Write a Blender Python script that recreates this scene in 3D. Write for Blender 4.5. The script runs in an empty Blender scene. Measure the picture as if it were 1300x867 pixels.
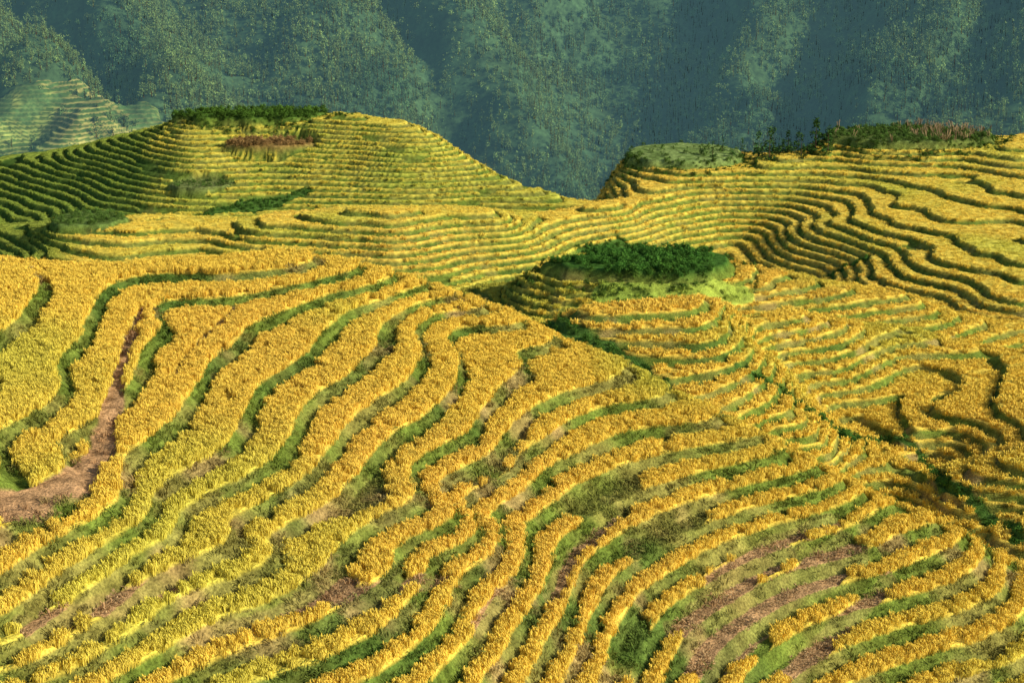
import bpy, math, random, time
import numpy as np
from mathutils import Vector
T0=time.time()
rng=np.random.default_rng(7); random.seed(7)
scene=bpy.context.scene
scene.view_settings.view_transform='Standard'
try: scene.view_settings.look='None'
except Exception: pass
scene.view_settings.exposure=0

# ---------------------------------------------------------------- camera
PITCH=math.radians(17.0); FOV=math.radians(35.0)
cam=bpy.data.cameras.new('camera'); cam.angle=FOV; cam.clip_start=0.5; cam.clip_end=6000
camo=bpy.data.objects.new('camera',cam); scene.collection.objects.link(camo)
camo.rotation_euler=(math.pi/2-PITCH,0,0); scene.camera=camo

# ---------------------------------------------------------------- survey helper: sight angles + depth -> world
F=650/math.tan(FOV/2); cp,sp=math.cos(PITCH),math.sin(PITCH)
def sight(u,v):
    xc=(u-650)/F; yc=(433.5-v)/F
    dy=cp+yc*sp; dz=-sp+yc*cp
    return xc/dy, dz/dy          # x per metre of depth, z per metre of depth
def D(u,v,y):
    a,b=sight(u,v); return (a*y,y,b*y)
def C(z,*pts):
    o=[]
    for u,v in pts:
        a,b=sight(u,v); y=z/b; o.append((a*y,y,z))
    return o
def Wp(u,y,z):
    return ((u-650)/F/0.96*y,y,z)
P=[]
# crest of the near spur
CREST=[(-150,352,106),(0,352,112),(130,350,115),(250,338,120),(370,333,122),(480,350,122),(560,368,121),(640,395,120),(720,432,117),(800,475,113),(880,525,108),(960,565,105),(1050,610,103),(1150,655,102),(1230,695,101),(1300,738,100),(1420,800,99)]
for u,v,y in CREST:
    P.append(D(u,v+(8 if u>700 else 0),y))
# level lines on the near spur
P+=C(-29.5,(-120,520),(0,500),(0,420))
P+=C(-30.0,(-120,640),(0,600),(50,480),(90,390))
P+=C(-31.0,(0,680),(100,560),(160,450),(200,375))
P+=C(-31.9,(0,750),(160,640),(250,500),(330,400))
P+=C(-32.7,(240,610),(380,450),(430,390))
P+=C(-33.4,(0,830),(230,660),(330,600),(400,500),(485,405))
P+=C(-34.2,(200,740),(300,690),(400,600),(520,450),(565,402))
P+=C(-35.1,(0,900),(200,800),(360,690),(450,620),(520,550),(600,470),(635,430))
P+=C(-36.2,(200,867),(390,770),(480,720),(560,650),(620,570),(690,500))
P+=C(-37.6,(400,867),(560,720),(600,650),(680,590),(780,530))
P+=C(-40.0,(640,867),(700,750),(800,650),(960,585))
P+=C(-44.0,(860,867),(1000,740),(1130,670))
P+=C(-47.3,(1150,867),(1290,750))
P+=[Wp(0,50,-37),Wp(650,50,-44),Wp(1300,60,-50),Wp(1450,75,-52),Wp(-200,60,-33)]
# back of the near spur
for u,a,b,c,d in [(-150,-33,-42,-55,-70),(0,-33.5,-43,-57,-72),(200,-35,-44,-58,-72),(370,-35.5,-45,-59,-72),(560,-37,-46,-58,-69)]:
    P+= [Wp(u,128,a),Wp(u,142,b),Wp(u,170,c),Wp(u,215,d)]
P+=[Wp(640,131,-40.5),Wp(640,142,-46),Wp(640,165,-54),Wp(720,128,-41.5),Wp(720,142,-48),Wp(800,123,-43),Wp(880,117,-44),Wp(960,113,-45.5),Wp(1050,111,-48.5),Wp(1150,109,-51),Wp(1300,107,-55),
    Wp(800,138,-51),Wp(880,132,-54),Wp(960,128,-56),Wp(1050,127,-60),Wp(1150,124,-62),Wp(1300,120,-63),Wp(1420,118,-65)]
# second spur
for u,v,y in [(720,402,169),(800,394,170),(850,392,171),(930,395,176),(1000,400,184),(1070,407,188),(1150,415,191),(1300,445,190),(1420,470,188),
 (780,450,162),(850,440,163),(900,440,163),(970,500,158),(1040,560,153),(1000,475,168),(900,500,154),(960,555,150),(1000,590,150),(1080,600,153),(1160,650,149),
 (960,450,175),(1060,538,168),(1060,470,177),(1120,556,165),(1180,590,160),(1280,700,140),(1020,440,180)]:
    P.append(D(u,v,y))
P+=C(-60.9,(1105,545),(1150,595),(1240,680))+C(-59.9,(1120,500),(1160,548),(1215,615))+C(-58.9,(1150,462),(1210,520),(1265,600),(1300,660))
P+=C(-58.0,(1300,520),(1420,600),(1300,590))
P+=[Wp(720,186,-60),Wp(850,190,-62),Wp(1000,203,-63.5),Wp(1150,207,-64),Wp(1300,205,-67),Wp(1420,203,-68)]
# knoll with the vegetable garden
for u,v,y in [(815,345,219),(730,348,220),(900,350,220),(600,362,230),(580,380,227),(650,402,213),(690,375,215),(740,387,212),(850,385,212),(950,352,222),(1000,352,223),(1150,378,222),(1300,412,220),(1000,380,216),(1150,403,216),(1300,432,215),(1420,430,218)]:
    P.append(D(u,v,y))
P+=[Wp(815,232,-61),Wp(815,246,-72),Wp(950,236,-64),Wp(950,250,-73),Wp(650,242,-71),Wp(1150,233,-67.5),Wp(1300,230,-69),Wp(1420,230,-70)]
# middle ridge
for u,v,y in [(-120,315,302),(0,290,296),(110,285,285),(200,270,288),(330,292,275),(500,300,270),(640,282,280),(780,256,300),
 (-120,350,285),(0,335,280),(50,330,273),(120,330,266),(250,315,272),(400,335,264),(400,358,260)]:
    P.append(D(u,v,y))
P+=C(-67,(600,320),(700,298),(850,262)); P+=C(-70,(600,357),(720,330),(850,292)); P+=C(-72.5,(760,345),(850,320),(930,305))
P+=C(-72.0,(960,308),(1030,345)); P+=C(-69,(960,272),(1020,308),(1100,350),(1200,388))
P+=C(-66.0,(980,245),(1060,280),(1180,330),(1300,375),(1420,400))
P+=C(-64.0,(970,226),(1050,228),(1150,245),(1300,290),(1420,320))
P+=C(-62,(1100,208),(1200,215),(1300,240),(1420,265)); P+=C(-60.3,(1300,205),(1420,220))
P+=[D(1150,182,338),D(870,207,335),D(1300,174,341),D(1420,172,345),D(1010,203,330),D(770,245,330),D(760,258,322)]
P+=[Wp(870,355,-68),Wp(1020,352,-68),Wp(1150,360,-68),Wp(1300,364,-68),Wp(750,350,-80),Wp(720,318,-75),Wp(720,350,-84)]
# dip between middle ridge and left hill
P+=[Wp(u,318,-78) for u in (-120,0,110,330,500)]+[Wp(u,342,-86) for u in (-120,0,110,330,500,640)]+[Wp(640,312,-75)]
# left hill
for u,v,y in [(-120,225,440),(0,205,425),(100,190,416),(200,162,408),(300,150,405),(420,142,402),(470,150,400),(520,156,397),(560,176,392),(600,202,387),(650,227,380),(700,248,372),
 (450,200,382),(300,240,372),(420,287,360),(600,257,369),(200,262,368),(100,237,392),(0,262,394),(-120,270,405),(330,190,390),(250,200,385),(0,232,411),(170,210,390)]:
    P.append(D(u,v,y))
for u in (-150,0,150,300,420,520):
    P+=[Wp(u,455,-92),Wp(u,510,-135),Wp(u,630,-200)]
P+=[Wp(620,405,-92),Wp(700,400,-100)]
for u in (620,720,800,950,1100,1250,1420):
    P+=[Wp(u,430,-105),Wp(u,500,-150),Wp(u,630,-210)]
P=np.array(P)
ca=np.arctan2(P[:,0],P[:,1]); cq=np.log(np.hypot(P[:,0],P[:,1])); cz=P[:,2]
def tps(r2): return 0.5*r2*np.log(r2+1e-12)
n=len(P)
K=tps((ca[:,None]-ca)**2+(cq[:,None]-cq)**2)+np.eye(n)*3e-5
Q=np.stack([np.ones(n),ca,cq],1)
A=np.zeros((n+3,n+3));A[:n,:n]=K;A[:n,n:]=Q;A[n:,:n]=Q.T
sol=np.linalg.solve(A,np.concatenate([cz,np.zeros(3)]))
def Hraw(a,q):
    sh=a.shape;a=a.ravel();q=q.ravel();out=np.empty(len(a))
    for i in range(0,len(a),20000):
        aa=a[i:i+20000,None];qq=q[i:i+20000,None]
        out[i:i+20000]=tps((aa-ca)**2+(qq-cq)**2)@sol[:n]+sol[n]+sol[n+1]*aa[:,0]+sol[n+2]*qq[:,0]
    return out.reshape(sh)
A0,A1=-0.37,0.37; Q0,Q1=math.log(50),math.log(640)
cs=0.006
cga=np.arange(A0-2*cs,A1+3*cs,cs); cgq=np.arange(Q0-2*cs,Q1+3*cs,cs)
Cg=Hraw(*np.meshgrid(cga,cgq))
da=0.00085; dq=0.00105
fa=np.arange(A0,A1,da); fq=np.arange(Q0,Q1,dq)
def crm(f,g):
    t=(f-g[0])/(g[1]-g[0]); i=np.floor(t).astype(int); t=t-i
    M=np.zeros((len(f),len(g)));r=np.arange(len(f))
    for k,w in zip((-1,0,1,2),(-.5*t**3+t**2-.5*t,1.5*t**3-2.5*t**2+1,-1.5*t**3+2*t**2+.5*t,.5*t**3-.5*t**2)):
        M[r,np.clip(i+k,0,len(g)-1)]+=w
    return M
H=crm(fq,cgq)@Cg@crm(fa,cga).T
AA,QQ=np.meshgrid(fa,fq); DD=np.exp(QQ); X=DD*np.sin(AA); Y=DD*np.cos(AA)
print('H',H.shape,time.time()-T0)

def vn(x,y,seed=0):
    xi=np.floor(x).astype(np.int64);yi=np.floor(y).astype(np.int64);fx=x-xi;fy=y-yi
    fx=fx*fx*(3-2*fx);fy=fy*fy*(3-2*fy)
    def h(i,j):
        k=(i*374761393+j*668265263+seed*1442695)&0xffffffff
        k=((k^(k>>13))*1274126177)&0xffffffff
        return ((k^(k>>16))&0xffffff)/float(0xffffff)
    return (h(xi,yi)*(1-fx)+h(xi+1,yi)*fx)*(1-fy)+(h(xi,yi+1)*(1-fx)+h(xi+1,yi+1)*fx)*fy
def fbm(x,y,seed,o=3):
    s=0;a=1;t=0
    for i in range(o):
        s=s+a*vn(x*2**i+13.7*i,y*2**i-7.1*i,seed+i);t+=a;a*=.5
    return s/t
def sst(x,a,b):
    t=np.clip((x-a)/(b-a),0,1);return t*t*(3-2*t)
far=sst(DD,130,300)
H=H+(fbm(X/9,Y/9,3,2)-.5)*(0.5+.6*far)+(fbm(X/28,Y/28,11,2)-.5)*(0.5+1.6*far)
# sharp back of the near spur
cr=[D(u,v,y) for u,v,y in CREST if u>=560]; dmin=np.full_like(H,1e9); al=np.zeros_like(H)
for j,((ax,ay,_),(bx,by,_)) in enumerate(zip(cr[:-1],cr[1:])):
    dx,dy=bx-ax,by-ay; t=np.clip(((X-ax)*dx+(Y-ay)*dy)/(dx*dx+dy*dy),0,1); d_=np.hypot(X-ax-t*dx,Y-ay-t*dy)
    al=np.where(d_<dmin,np.clip((j+t)/3,0,1),al); dmin=np.minimum(dmin,d_)
H=H+1.4*al*np.exp(-np.sqrt(dmin**2+.3)/3.8)
def Hat(x,y,A_=None):
    A_=H if A_ is None else A_
    a=np.arctan2(x,y);q=np.log(np.hypot(x,y)); j=np.clip(((a-A0)/da).astype(int),0,len(fa)-1); i=np.clip(((q-Q0)/dq).astype(int),0,len(fq)-1); return A_[i,j]
def hit(u,v,y0=58,y1=430):
    "first ground point met by a line of sight"
    a,b=sight(u,v); ys=np.arange(y0,y1,.25); g=Hat(a*ys,ys)>b*ys
    y=ys[np.argmax(g)] if g.any() else y1
    return a*y,y
def strip(pts,wd,y0=58,y1=430):
    "distance mask around a polyline lying on the ground"
    pp=[hit(u,v,y0,y1) for u,v in pts]; m=np.full_like(H,1e9)
    if not hasattr(wd,'__len__'): wd=[wd]*len(pp)
    for (ax,ay),(bx,by),w0,w1 in zip(pp[:-1],pp[1:],wd[:-1],wd[1:]):
        dx,dy=bx-ax,by-ay; t=np.clip(((X-ax)*dx+(Y-ay)*dy)/(dx*dx+dy*dy+1e-6),0,1)
        m=np.minimum(m,np.hypot(X-ax-t*dx,Y-ay-t*dy)/(w0+(w1-w0)*t))
    return m
def ell(u,v,y,rx,ry,ang=0):
    cx,cy,_=D(u,v,y); dx=X-cx;dy=Y-cy;c,s=math.cos(ang),math.sin(ang)
    return np.hypot((dx*c+dy*s)/rx,(-dx*s+dy*c)/ry)
wob=(fbm(X/4,Y/4,91,2)-.5)*.45
KN=[('garden',822,342,220,12,7,1.1,1.8),('disc',868,205,337,12,11,1.5,1.8),('stalks',1148,180,339,16,10,1.4,1.6),
      ('kl',112,285,285,6.5,6.5,.9,1.8),('lh_green',325,152,405,18,7,1.2,1.4),('lh_brown',345,186,390,10,5,.7,1.3),('lh_field',255,236,374,7,4,.25,1.1)]
knolls=[]
for name,u,v,y,rx,ry,top,bl in KN:
    e=ell(u,v,y,rx,ry)+wob*(.35 if name=='disc' else 1)
    m=1-sst(e,.95,1.1)
    zt=D(u,v,y)[2]+top*.3
    b_=1-sst(e,.9,bl)
    H=H*(1-b_)+(zt-.9*(e>1)*(e-1))*b_
    knolls.append((name,m,top+(.5*(1-np.clip(e,0,1)**2) if name=='disc' else 0),zt))
# terrace index
zt_=np.linspace(-300,0,6001)
stp=np.interp(zt_,[-85,-74,-67,-50,-40,-34],[1.08,.95,.85,.82,.80,.76])
Tt=np.concatenate([[0],np.cumsum((zt_[1]-zt_[0])/stp[:-1])])
def Tof(z): return np.interp(z,zt_,Tt)
T=Tof(H)
T=T+(fbm(X/6,Y/6,41,2)-.5)*.25
cx_,cy_=hit(530,395,60,118); T=T-.16*(X-cx_)*np.exp(-((X-cx_)**2+(Y-cy_)**2)/(13.0**2))
gq,ga=np.gradient(T,dq,da); G=np.hypot(gq,ga)/DD
k=np.floor(T); f=T-k
w=1-np.clip((.64+.12*far)*G,.05,.36)
w=w-.05*(vn(X/6+k*3.3,Y/6,5)-.5)
s=np.where(f<w,.04*f/w,.04+.96*((f-w)/(1-w))**.8)
zg=np.interp(k+s,Tt,zt_)
# rice presence
nearm=1-sst(DD,108,128)
sd=vn(X/8+k*17.3,Y/8+k*5.1,21); sd2=vn(X/16+k*9.7,Y/16,23)
gap=np.clip((.62*sd+.38*sd2),0,1)
bottom=sst(-zg,35.0,40)*(1-sst(DD,94,108))      # lower slopes of the near spur : more harvested
lhill=sst(DD,345,365)*(1-sst(AA,.03,.06))
# shade painted into the green crop and bank colours of left-facing hill flanks
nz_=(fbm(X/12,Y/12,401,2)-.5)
west_shade=np.clip(sst(DD,345,365)*(1-sst(AA+nz_*.05,-.235,-.195))+(DD>262)*(DD<330)*(1-sst(AA+nz_*.03,-.285,-.265)),0,1)
west_shade=np.maximum(west_shade,((DD>198)&(DD<240))*(1-sst(AA+nz_*.02,-.008,.012))*.7*sst(AA,-.07,-.05))
crest=1-sst(G,.08,.25)
thr=.18+.14*bottom*sst(vn(X/20,Y/20,77),.1,.7)+.08*lhill+.03*nearm
wr=w*sst(gap,thr-.08,thr+.04)*(.99-.12*sd2-.12*lhill-.08*bottom-.07*nearm)
wr=wr+(w*.97-wr)*crest*(wr>.3)
px=0.12+.05*far
inner=np.clip((wr-f)/np.maximum(G*px,1e-4),0,1); outer=np.clip((f-.01)/np.maximum(G*px,1e-4)+.3,0,1)
rice=np.minimum(inner,outer)*(DD<460)
# fallow / harvested strips and the footpath
wb=(fbm(X/2.5,Y/2.5,95,2)-.5)*.9
def msk(d): return 1-sst(d+wb,.75,1.0)
path=msk(strip([(190,378),(165,430),(148,490),(132,560),(100,605),(40,635),(-20,650)],[.3,.5,.7,.9,1.2,1.4,1.4],60,118))
path2=msk(strip([(300,392),(250,440),(222,475)],[.35,.4,.3],60,120))
brown=np.zeros_like(H)
for pts,wd in [([(390,765),(480,752),(560,735)],.9),([(300,800),(380,770),(440,735)],.7),([(40,800),(120,775),(210,745)],.7),
               ([(890,850),(960,770),(1080,700)],1.3),([(860,800),(940,735),(1000,705)],.8),([(700,760),(730,700),(790,655)],.6),([(1000,860),(1060,800),(1130,740)],.7),([(900,740),(980,690),(1060,660)],.6),([(600,800),(640,760)],.6)]:
    brown=np.maximum(brown,msk(strip(pts,wd,60,112)))
gully=msk(strip([(935,462),(1000,500),(1060,545),(1120,556),(1170,580),(1200,620),(1260,665),(1290,705)],[.5,.8,1.7,.7,.6,.6,.8,.8],132,195))
gully=np.maximum(gully,msk(strip([(650,392),(735,432),(790,464),(850,503)],[1.2,2.2,2.6,1.6],126,175)))
gully=np.maximum(gully,msk(strip([(1050,352),(1100,328)],[1.4,1.2],240,330)))
gully=np.maximum(gully,msk(strip([(735,318),(790,308)],[1.0,1.2],240,330)))
gully=np.maximum(gully,msk(strip([(250,277),(320,262),(390,243)],[1.2,2.4,1.4],340,400)))
lawn=1-sst(strip([(765,374),(850,374),(945,376)],[1.5,3.8,1.5],190,226)+wb*.3,.8,1.05)
rice*=(1-sst(brown,.3,.6))*(1-sst(path,.3,.5))*(1-sst(path2,.3,.5))*(1-sst(gully,.3,.6))
rice=np.maximum(rice,lawn*.9); zg=zg*(1-lawn)+(H-.2)*lawn
brown*=.2+.8*(1-sst(f,w*.92,w))
pa=np.maximum(path,path2)
zg=zg*(1-pa*.6)+(H-.3)*pa*.6
for nme,m,top,zt in knolls:
    rice*=1-(m>.02); zg=zg*(1-m)+(zt+top)*m
clump=fbm(X/.35,Y/.35,61,2)
z=zg+rice*(.20+.28*far)*(.8+.4*clump)+(1-rice)*.18*(fbm(X/.6,Y/.6,62,2)-.5)
# ---------------- colours
def c3(*c): return np.array(c)[None,None,:]
def mx(a,b,t): return a*(1-t[...,None])+b*t[...,None]
gold=c3(.69,.495,.07); lime=c3(.49,.48,.065); orange=c3(.69,.45,.075)
tone=np.clip(.75*fbm(X/14,Y/14,31,2)+.5*vn(k*7.7+X/30,Y/30,33)-.1,0,1)
rc=mx(gold+0*X[...,None],lime,np.clip(sst(tone,.45,.9)*.75+.4*lhill+.05*far,0,1)); rc=mx(rc,orange,sst(vn(X/18,Y/18,35),.4,.85)*.5*(1-lhill))
rc=mx(rc,c3(.15,.23,.035),west_shade*.85)
rc=mx(rc,c3(.22,.34,.05),lawn*.85)
bk=mx(c3(.125,.170,.026)+0*X[...,None],c3(.26,.21,.055),sst(fbm(X/5,Y/5,51,3),.38,.75)*(.7-.3*far))
bk=mx(bk,c3(.06,.11,.020),sst(fbm(X/9,Y/9,53,3),.55,.8)*.8)
bk=mx(bk,c3(.38,.23,.10),sst(fbm(X/3.5+5,Y/3.5,55,2),.6,.85)*(.6-.45*far))
bk=mx(bk,c3(.045,.095,.018),west_shade*.8)
bk=mx(bk,c3(.06,.12,.022),gully)
bk=mx(bk,c3(.38,.22,.105),np.clip(brown*.9+pa*.95,0,1))
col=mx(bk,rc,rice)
vg={'garden':(.05,.12,.02),'disc':(.20,.27,.08),'stalks':(.12,.16,.04),'kl':(.12,.18,.04),'lh_green':(.07,.13,.02),'lh_brown':(.26,.17,.05),'lh_field':(.14,.17,.05)}
for nme,m,top,zt in knolls: col=mx(col,c3(*vg[nme]),m)
mud=sst(fbm(X/3,Y/3,71,3),.45,.6); col=mx(col,c3(.11,.17,.04),[k_ for k_ in knolls if k_[0]=='disc'][0][1]*mud*.7)
col=mx(col,c3(.04,.07,.02),sst(DD,440,475))
print('fields',time.time()-T0)

def grid_mesh(name,X,Y,Z,col=None):
    nr,nc=X.shape
    me=bpy.data.meshes.new(name)
    idx=np.arange(nr*nc,dtype=np.int32).reshape(nr,nc)
    q=np.stack([idx[:-1,:-1],idx[:-1,1:],idx[1:,1:],idx[1:,:-1]],-1).reshape(-1,4)
    me.vertices.add(nr*nc); me.vertices.foreach_set('co',np.stack([X,Y,Z],-1).astype(np.float32).ravel())
    me.loops.add(q.size); me.loops.foreach_set('vertex_index',q.ravel())
    me.polygons.add(len(q)); me.polygons.foreach_set('loop_start',np.arange(0,q.size,4,dtype=np.int32))
    me.polygons.foreach_set('use_smooth',np.ones(len(q),bool))
    if col is not None:
        at=me.attributes.new('col','FLOAT_COLOR','POINT')
        at.data.foreach_set('color',np.concatenate([col,np.ones(col.shape[:2]+(1,))],-1).astype(np.float32).ravel())
    me.update(calc_edges=True)
    o=bpy.data.objects.new(name,me); scene.collection.objects.link(o); return o

def nodes(m): m.use_nodes=True; nt=m.node_tree; nt.nodes.clear(); return nt,nt.nodes,nt.links
def haze_emission(N,L,shader_out,out):
    # haze put into the material as emission : grows with world Y
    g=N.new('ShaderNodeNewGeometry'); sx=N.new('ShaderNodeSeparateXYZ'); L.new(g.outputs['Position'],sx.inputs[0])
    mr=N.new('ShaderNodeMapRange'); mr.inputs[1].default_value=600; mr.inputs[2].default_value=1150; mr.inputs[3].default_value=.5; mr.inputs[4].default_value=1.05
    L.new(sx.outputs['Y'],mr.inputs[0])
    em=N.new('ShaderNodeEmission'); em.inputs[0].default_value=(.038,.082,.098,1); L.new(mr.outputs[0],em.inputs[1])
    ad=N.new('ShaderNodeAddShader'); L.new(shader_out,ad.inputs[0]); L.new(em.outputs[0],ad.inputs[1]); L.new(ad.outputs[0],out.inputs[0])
def surf_mat(name,scales=(3.0,14.0),lo=.65,hi=1.4,bump=.25,attr='col',haze=False):
    m=bpy.data.materials.new(name); nt,N,L=nodes(m)
    out=N.new('ShaderNodeOutputMaterial'); b=N.new('ShaderNodeBsdfDiffuse')
    at=N.new('ShaderNodeAttribute'); at.attribute_name=attr
    tc=N.new('ShaderNodeTexCoord'); cur=at.outputs['Color']
    for s_ in scales:
        nz=N.new('ShaderNodeTexNoise'); nz.inputs['Scale'].default_value=s_; nz.inputs['Detail'].default_value=3
        L.new(tc.outputs['Object'],nz.inputs['Vector'])
        mr=N.new('ShaderNodeMapRange'); mr.inputs[1].default_value=.3; mr.inputs[2].default_value=.7; mr.inputs[3].default_value=lo; mr.inputs[4].default_value=hi
        L.new(nz.outputs['Fac'],mr.inputs[0])
        vm=N.new('ShaderNodeVectorMath'); vm.operation='SCALE'; L.new(cur,vm.inputs[0]); L.new(mr.outputs[0],vm.inputs['Scale']); cur=vm.outputs[0]
    L.new(cur,b.inputs[0])
    bp=N.new('ShaderNodeBump'); bp.inputs['Strength'].default_value=bump; bp.inputs['Distance'].default_value=.3
    L.new(nz.outputs['Fac'],bp.inputs['Height']); L.new(bp.outputs[0],b.inputs['Normal'])
    if haze: haze_emission(N,L,b.outputs[0],out)
    else: L.new(b.outputs[0],out.inputs[0])
    return m
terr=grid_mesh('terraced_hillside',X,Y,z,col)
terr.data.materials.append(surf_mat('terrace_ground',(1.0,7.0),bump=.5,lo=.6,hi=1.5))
print('terrain',time.time()-T0)

# ---------------------------------------------------------------- plants
def poly_obj(name,verts,faces,mats,mi=None):
    me=bpy.data.meshes.new(name); me.from_pydata(verts,[],faces)
    for m in mats: me.materials.append(m)
    if mi: me.polygons.foreach_set('material_index',mi)
    me.update(); return bpy.data.objects.new(name,me)
def leaf_mat(name,instcol=True,color=(.1,.2,.03),var=.3,haze=False):
    m=bpy.data.materials.new(name); nt,N,L=nodes(m)
    out=N.new('ShaderNodeOutputMaterial'); d=N.new('ShaderNodeBsdfDiffuse')
    oi=N.new('ShaderNodeObjectInfo'); mr=N.new('ShaderNodeMapRange'); mr.inputs[3].default_value=1-var; mr.inputs[4].default_value=1+var
    L.new(oi.outputs['Random'],mr.inputs[0])
    vm=N.new('ShaderNodeVectorMath'); vm.operation='SCALE'; L.new(mr.outputs[0],vm.inputs['Scale'])
    if instcol:
        at=N.new('ShaderNodeAttribute'); at.attribute_type='INSTANCER'; at.attribute_name='tcol'; L.new(at.outputs['Vector'],vm.inputs[0])
    else: vm.inputs[0].default_value=color
    L.new(vm.outputs[0],d.inputs[0])
    if haze: haze_emission(N,L,d.outputs[0],out)
    else: L.new(d.outputs[0],out.inputs[0])
    return m
def tuft(name,nb,h,rad,wd,droop,mat,seed,hills=1,spread=0.0):
    r=random.Random(seed); V=[];Fc=[]
    for hi_ in range(hills):
        an=hi_*6.283/hills+r.uniform(-.3,.3); ox,oy=(0,0) if hills==1 else (spread*math.cos(an),spread*math.sin(an)); hh=r.uniform(.92,1.08)
        for i in range(nb):
            an=r.uniform(0,6.283); rr=rad*math.sqrt(r.random())*.7; bx,by=ox+rr*math.cos(an),oy+rr*math.sin(an)
            a2=an+r.uniform(-.8,.8); L_=h*hh*r.uniform(.8,1.08); out=rad*r.uniform(.3,1.1); pr=a2+1.57+r.uniform(-.5,.5)
            wx,wy=wd*math.cos(pr)/2,wd*math.sin(pr)/2; base=len(V)
            for j,(tt,zz,ww) in enumerate([(0,.1,.8),(.5,.75,1),(.8,1-.1*droop,1.1),(1.25,1-.55*droop,.25)]):
                x=bx+out*tt**1.6*math.cos(a2);y=by+out*tt**1.6*math.sin(a2)
                V.append((x-wx*ww,y-wy*ww,L_*zz));V.append((x+wx*ww,y+wy*ww,L_*zz))
                if j: b=base+2*j; Fc.append((b-2,b-1,b+1,b))
    return poly_obj(name,V,Fc,[mat])
def scatter(name,pos,rot,scl,tcol,src):
    me=bpy.data.meshes.new(name); me.vertices.add(len(pos)); me.vertices.foreach_set('co',pos.astype(np.float32).ravel())
    a=me.attributes.new('rot','FLOAT_VECTOR','POINT'); a.data.foreach_set('vector',rot.astype(np.float32).ravel())
    a=me.attributes.new('scl','FLOAT_VECTOR','POINT'); a.data.foreach_set('vector',scl.astype(np.float32).ravel())
    a=me.attributes.new('tcol','FLOAT_VECTOR','POINT'); a.data.foreach_set('vector',tcol.astype(np.float32).ravel())
    o=bpy.data.objects.new(name,me); scene.collection.objects.link(o)
    ng=bpy.data.node_groups.new(name+'_gn','GeometryNodeTree')
    ng.interface.new_socket('Geometry',in_out='INPUT',socket_type='NodeSocketGeometry'); ng.interface.new_socket('Geometry',in_out='OUTPUT',socket_type='NodeSocketGeometry')
    N=ng.nodes;L=ng.links
    gi=N.new('NodeGroupInput');go=N.new('NodeGroupOutput');ip=N.new('GeometryNodeInstanceOnPoints');ob=N.new('GeometryNodeObjectInfo')
    ob.inputs['Object'].default_value=src; ob.inputs['As Instance'].default_value=True
    def na(nm):
        x=N.new('GeometryNodeInputNamedAttribute'); x.data_type='FLOAT_VECTOR'; x.inputs[0].default_value=nm; return [q for q in x.outputs if q.enabled][0]
    er=N.new('FunctionNodeEulerToRotation'); L.new(na('rot'),er.inputs[0])
    L.new(gi.outputs[0],ip.inputs['Points']);L.new(ob.outputs['Geometry'],ip.inputs['Instance']);L.new(er.outputs[0],ip.inputs['Rotation']);L.new(na('scl'),ip.inputs['Scale']);L.new(ip.outputs[0],go.inputs[0])
    md=o.modifiers.new('instances','NODES'); md.node_group=ng; return o
area=(DD*da)*(DD*dq)
def sample(mask_density,maxn=400000):
    p=(mask_density*area).ravel(); nn=int(min(p.sum(),maxn)); cdf=np.cumsum(p); 
    i=np.searchsorted(cdf,rng.random(nn)*cdf[-1]); i=np.clip(i,0,len(p)-1)
    r_,c_=np.unravel_index(i,X.shape)
    a=fa[c_]+(rng.random(nn)-.5)*da; q=fq[r_]+(rng.random(nn)-.5)*dq; d=np.exp(q)
    return i,np.stack([d*np.sin(a),d*np.cos(a),zg.ravel()[i]],-1)
def place(name,dens,src,smin,smax,colf,tilt=.15,sink=0,hs=1.0):
    i,p=sample(dens); n_=len(i); p[:,2]-=sink
    rot=np.stack([rng.normal(0,tilt,n_),rng.normal(0,tilt,n_),rng.random(n_)*6.283],-1)
    s_=rng.uniform(smin,smax,n_); sc=np.stack([s_,s_,s_*hs*rng.uniform(.93,1.07,n_)],-1)
    print(name,n_); return scatter(name,p,rot,sc,colf(i)*rng.uniform(.9,1.1,(n_,1)),src)
lm=leaf_mat('rice_leaf',var=.08); gm=leaf_mat('grass_blade',var=.25)
t1=tuft('rice_tuft',15,.62,.18,.028,.6,lm,1,3,.17); t2=tuft('rice_tuft_b',10,.60,.26,.06,.7,lm,2,3,.28); g1=tuft('grass_tuft',10,.26,.24,.04,.5,gm,3,2,.25)
sb=tuft('stubble_tuft',7,.16,.12,.035,.1,gm,13,4,.3)
near=(DD<138)&(DD>56); mid=(DD>=138)&(DD<250); fr=(DD>=250)&(DD<440)
rcf=rc.reshape(-1,3); bkf=bk.reshape(-1,3)
def cc(*c): return lambda i: np.tile(np.array(c),(len(i),1))*rng.uniform(.7,1.3,(len(i),1))
rm=np.clip(rice*2-.5,0,1)
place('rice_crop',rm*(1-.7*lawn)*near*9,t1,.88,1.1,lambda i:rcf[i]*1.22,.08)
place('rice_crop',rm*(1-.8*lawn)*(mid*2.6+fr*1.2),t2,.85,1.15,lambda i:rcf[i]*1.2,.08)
place('bank_grass',(1-rice)*near*(1-.85*brown)*(1-.85*pa)*5*sst(fbm(X/4,Y/4,71,2),.2,.6),g1,.6,1.4,lambda i:bkf[i]*1.15)
place('rice_stubble',np.clip(brown*1.5-.3,0,1)*near*3.0,sb,.7,1.2,cc(.46,.31,.15))
print('plants',time.time()-T0)

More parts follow.
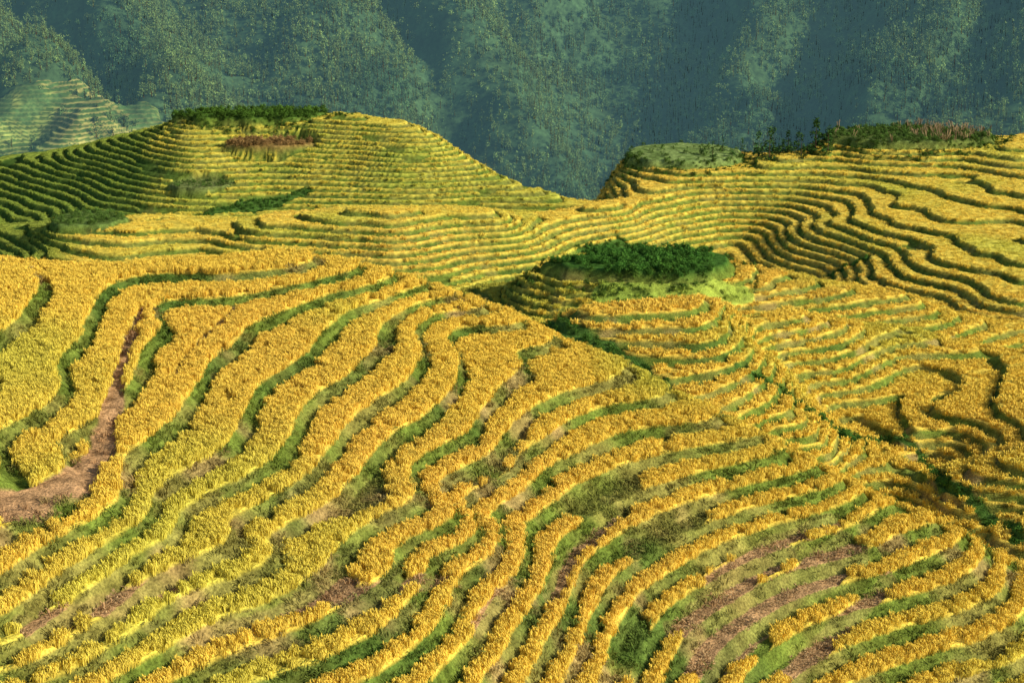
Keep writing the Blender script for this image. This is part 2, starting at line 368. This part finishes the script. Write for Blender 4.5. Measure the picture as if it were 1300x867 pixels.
# leafy bushes
def blob_plant(name,nl,rx,rz,ls,mat,seed,zc=None,trunk=None,cone=False):
    r=random.Random(seed);V=[];Fc=[];mi=[]
    zc=rz if zc is None else zc
    cl=[]
    for i in range(max(5,nl//12)):
        if cone:
            hh=r.random()**1.2; rr=rx*(1-hh)*.95+.1; an=r.uniform(0,6.28); cl.append((rr*math.cos(an)*r.uniform(.4,1),rr*math.sin(an)*r.uniform(.4,1),zc-rz+2*rz*hh))
        else:
            v=Vector((r.gauss(0,1),r.gauss(0,1),r.gauss(0,1))).normalized()*r.uniform(.35,.9); cl.append((v.x*rx,v.y*rx,zc+v.z*rz))
    for i in range(nl):
        c=Vector(r.choice(cl)); c+=Vector((r.gauss(0,1),r.gauss(0,1),r.gauss(0,1)))*ls*.9
        nrm=Vector((r.gauss(0,1),r.gauss(0,1),r.gauss(0,1)+.7)).normalized(); t=nrm.orthogonal().normalized(); b_=nrm.cross(t); a=r.uniform(0,6.28)
        t,b_=t*math.cos(a)+b_*math.sin(a),b_*math.cos(a)-t*math.sin(a); s_=ls*r.uniform(.5,1.1); k0=len(V)
        V+= [tuple(c-t*s_),tuple(c+b_*s_*.5),tuple(c+t*s_),tuple(c-b_*s_*.5)]; Fc.append((k0,k0+1,k0+2,k0+3)); mi.append(0)
    mats=[mat]
    if trunk:
        k0=len(V); h=zc+rz*.6
        for j,(zz,rr) in enumerate([(0,trunk),(h*.5,trunk*.7),(h,trunk*.15)]):
            for s_ in range(5): V.append((rr*math.cos(s_*1.2566),rr*math.sin(s_*1.2566),zz))
        for j in range(2):
            for s_ in range(5):
                Fc.append((k0+j*5+s_,k0+j*5+(s_+1)%5,k0+j*5+5+(s_+1)%5,k0+j*5+5+s_)); mi.append(1)
        mats.append(barkm)
    return poly_obj(name,V,Fc,mats,mi)
barkm=leaf_mat('bark',False,(.09,.06,.04),.1)
bm=leaf_mat('bush_leaf')
bush=blob_plant('bush',110,.55,.38,.14,bm,5)
kn={k_[0]:k_ for k_ in knolls}
def km(nm,d): return (kn[nm][1]>.6)*d
lump=fbm(X/3,Y/3,300,2)
place('vegetable_garden',km('garden',2.6)*sst(lump,.25,.5),bush,.6,1.1,cc(.07,.18,.028))
place('vegetable_garden',km('garden',.6)*sst(lump,.5,.7),bush,1.0,1.6,cc(.07,.17,.025))
place('shrub_patch',km('lh_green',1.3)*sst(lump,.3,.6),bush,.8,1.8,cc(.07,.14,.02))
place('dry_shrub_patch',km('lh_brown',1.8)*sst(lump,.3,.6),bush,.7,1.6,cc(.28,.17,.06))
place('weed_patch',km('kl',1.2)+km('lh_field',.7)+km('disc',.12)+km('stalks',1.5),bush,.35,1.0,cc(.09,.16,.03))
fl=np.zeros_like(H)
for nme,u,v,y,rx,ry,_t,_b in KN:
    if nme in('garden','disc','stalks','lh_green'):
        e=ell(u,v,y,rx,ry)+wob*(.35 if nme=='disc' else 1); fl=np.maximum(fl,(e>.97)*(e<1.4)*(sst(lump,.3,.55) if nme!='disc' else sst(lump,.2,.4)))
place('wild_shrubs',fl*1.3,bush,.4,1.1,cc(.07,.13,.02))
place('gully_weeds',(gully>.4)*2.0,bush,.35,.9,cc(.07,.16,.025))
st=tuft('corn_stalk',7,1.9,.35,.08,.25,lm,9)
e=ell(*KN[2][1:6])+wob
place('corn_stalks',((e>.2)*(e<1.0))*.4*sst(X,80,87)+km('stalks',.05),st,.55,1.0,cc(.36,.25,.13),.2)

# ---------------------------------------------------------------- trees
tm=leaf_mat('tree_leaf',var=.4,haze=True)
con=blob_plant('conifer_src',100,1.35,3.6,.5,tm,11,zc=3.9,trunk=.16,cone=True)
dec=blob_plant('broadleaf_src',110,2.0,2.2,.62,tm,12,zc=3.2,trunk=.2)
r=random.Random(4)
glm=leaf_mat('grove_leaf',False,(.05,.11,.025),.4)
con2=blob_plant('conifer_b',260,1.7,3.4,.36,glm,31,zc=3.7,trunk=.14,cone=True)
dec2=blob_plant('broad_b',260,2.2,2.0,.36,glm,32,zc=2.6,trunk=.16)
for i in range(20):
    u=925+i*6.0+r.uniform(-4,4) if i>4 else 885+i*12; y=r.uniform(330,339); x=Wp(u,y,0)[0]; s_=r.uniform(.55,.85)*(1.0 if i>4 else .6)
    src_=con2 if i%3 else dec2
    o=bpy.data.objects.new('conifer_tree' if i%3 else 'broadleaf_tree',src_.data)
    scene.collection.objects.link(o); o.location=(x,y,float(Hat(np.array(x),np.array(y),zg))-.2); o.scale=(s_*1.25,s_*1.25,s_*r.uniform(.9,1.2)); o.rotation_euler=(0,0,r.uniform(0,6))

# ---------------------------------------------------------------- far mountain
MS=2.5
mxs=np.arange(-760,761,MS); mys=np.arange(560,1700,MS); MX,MY=np.meshgrid(mxs,mys)
def sab(x,s): return np.sqrt(x*x+s*s)-s
def Hm(x,y):
    wx=x+(fbm(x/130,y/130,201,3)-.5)*120; wy=y+(fbm(x/120+9,y/120,205,2)-.5)*60
    b=np.interp(wy,[440,700,850,1000,1300,1700],[-245,-235,-176,-84,90,260])
    v=sab(wx-45-(wy-850)*.15,25); b=b+np.minimum(v,150)*.40-10
    sg=np.tanh((45-wx)/40)
    t=.5-.5*np.cos(math.pi*((wx*.9+(wy-850)*.45*sg)/80)); b=b+34*(sab(t-.5,.12)*2-.5)*sst(y,650,850)
    t2=.5-.5*np.cos(math.pi*((wx-(wy)*.3)/31)); b=b+9*(t2-.5)
    b=b+62*np.exp(-((x+225)/85)**2-((y-745)/110)**2)
    return b+(fbm(x/40,y/40,210,4)-.5)*22
MZ=Hm(MX,MY)
def patchf(x,y,L_):
    p=np.zeros_like(x)
    for cx,cy,rx,ry in L_:
        p=np.maximum(p,1-sst(np.hypot((x-cx)/rx,(y-cy)/ry)+(fbm(x/20,y/20,220,3)-.5)*.9,.85,1.0))
    return p
PL=[(-190,715,52,62),(-262,715,56,62)]; PU=[(-130,975,36,18),(-250,950,36,18),(-90,1000,26,14),(330,860,26,30),(-175,850,14,20)]
def fieldcol(x,y,Z,st_):
    bb=(Z+fbm(x/30,y/30,230,2)*3)/st_; band=bb%1
    pc=mx(c3(.24,.27,.065)+0*x[...,None],c3(.045,.085,.02),sst(band,.5,.7)); pc=mx(pc,c3(.36,.30,.09),sst(fbm(x/22,y/22,250,2),.45,.7)*.7*(band<.55))
    return bb,band,mx(pc,c3(.05,.10,.03),sst(fbm(x/14,y/14,255,3),.58,.66)*.75)
patch=np.maximum(patchf(MX,MY,PL),patchf(MX,MY,PU)); pU=patchf(MX,MY,PU)
mc=mx(c3(.030,.065,.028)+0*MX[...,None],c3(.05,.09,.03),fbm(MX/25,MY/25,240,3))
mc=mx(mc,fieldcol(MX,MY,MZ,4.0)[2],pU)
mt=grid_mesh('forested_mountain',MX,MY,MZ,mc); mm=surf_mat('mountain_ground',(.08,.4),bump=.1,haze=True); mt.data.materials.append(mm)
vx,vy=np.meshgrid(np.arange(-330,-120,.7),np.arange(640,790,.7)); vp=patchf(vx,vy,PL); vz=Hm(vx,vy)
vz=(vz+2*(fbm(vx/60,vy/60,280,2)))
bb,band,vc=fieldcol(vx,vy,vz,1.7)
vz2=vz+1.7*(np.floor(bb)+np.where(band<.6,0,(band-.6)/.4)-bb+.5)+1.2
vz2=vz2*vp+(vz-6)*(1-vp)
vo=grid_mesh('valley_terraces',vx,vy,vz2,mx(c3(.04,.08,.03)+0*vx[...,None],vc,vp)); vo.data.materials.append(mm)
def mtrees(name,src,nn,lo,hi,colr,seed):
    r_=np.random.default_rng(seed); x=r_.uniform(-460,460,nn); y=r_.uniform(650,1200,nn)
    ok=(np.abs(x)<y*.37); x=x[ok];y=y[ok]
    j=np.clip(((x-mxs[0])/MS).astype(int),0,len(mxs)-1);i=np.clip(((y-mys[0])/MS).astype(int),0,len(mys)-1)
    pm=patch[i,j]; keep=(r_.random(len(x))>pm*.95)&(fbm(x/18,y/18,260,2)>.20+.1*r_.random(len(x)))
    x=x[keep];y=y[keep]; zz=MZ[i,j][keep]; n_=len(x)
    s_=r_.uniform(lo,hi,n_)*(.7+.6*fbm(x/50,y/50,275,2))
    t_=sst(fbm(x/35,y/35,270,3)+.15*(x<-90),.35,.65)[:,None]
    c=(np.array(colr)[None]*.8*(1-t_)+np.array((.13,.19,.05))*t_)*r_.uniform(.6,1.4,(n_,1))
    rot=np.stack([r_.normal(0,.06,n_),r_.normal(0,.06,n_),r_.random(n_)*6.28],-1)
    scatter(name,np.stack([x,y,zz-.4],-1),rot,np.stack([s_,s_,s_*r_.uniform(.8,1.3,n_)],-1),c,src); print(name,n_)
mtrees('mountain_forest',con,42000,.6,1.15,(.065,.13,.045),1)
mtrees('mountain_forest',dec,22000,.5,1.1,(.075,.145,.045),2)

# ---------------------------------------------------------------- light
S=Vector((.82,-.30,.46)).normalized()
sl=bpy.data.lights.new('sun','SUN'); sl.energy=5.0; sl.angle=math.radians(.5); sl.color=(1,.93,.77)
so=bpy.data.objects.new('sun',sl); so.rotation_euler=S.to_track_quat('Z','Y').to_euler(); scene.collection.objects.link(so)
wd=bpy.data.worlds.new('World'); scene.world=wd; wd.use_nodes=True; N=wd.node_tree.nodes; L=wd.node_tree.links
sk=N.new('ShaderNodeTexSky'); sk.sky_type='NISHITA'; sk.sun_disc=False; sk.sun_elevation=math.asin(S.z); sk.sun_rotation=math.atan2(S.x,S.y)
L.new(sk.outputs[0],N['Background'].inputs[0]); N['Background'].inputs[1].default_value=.12
print('done',time.time()-T0)
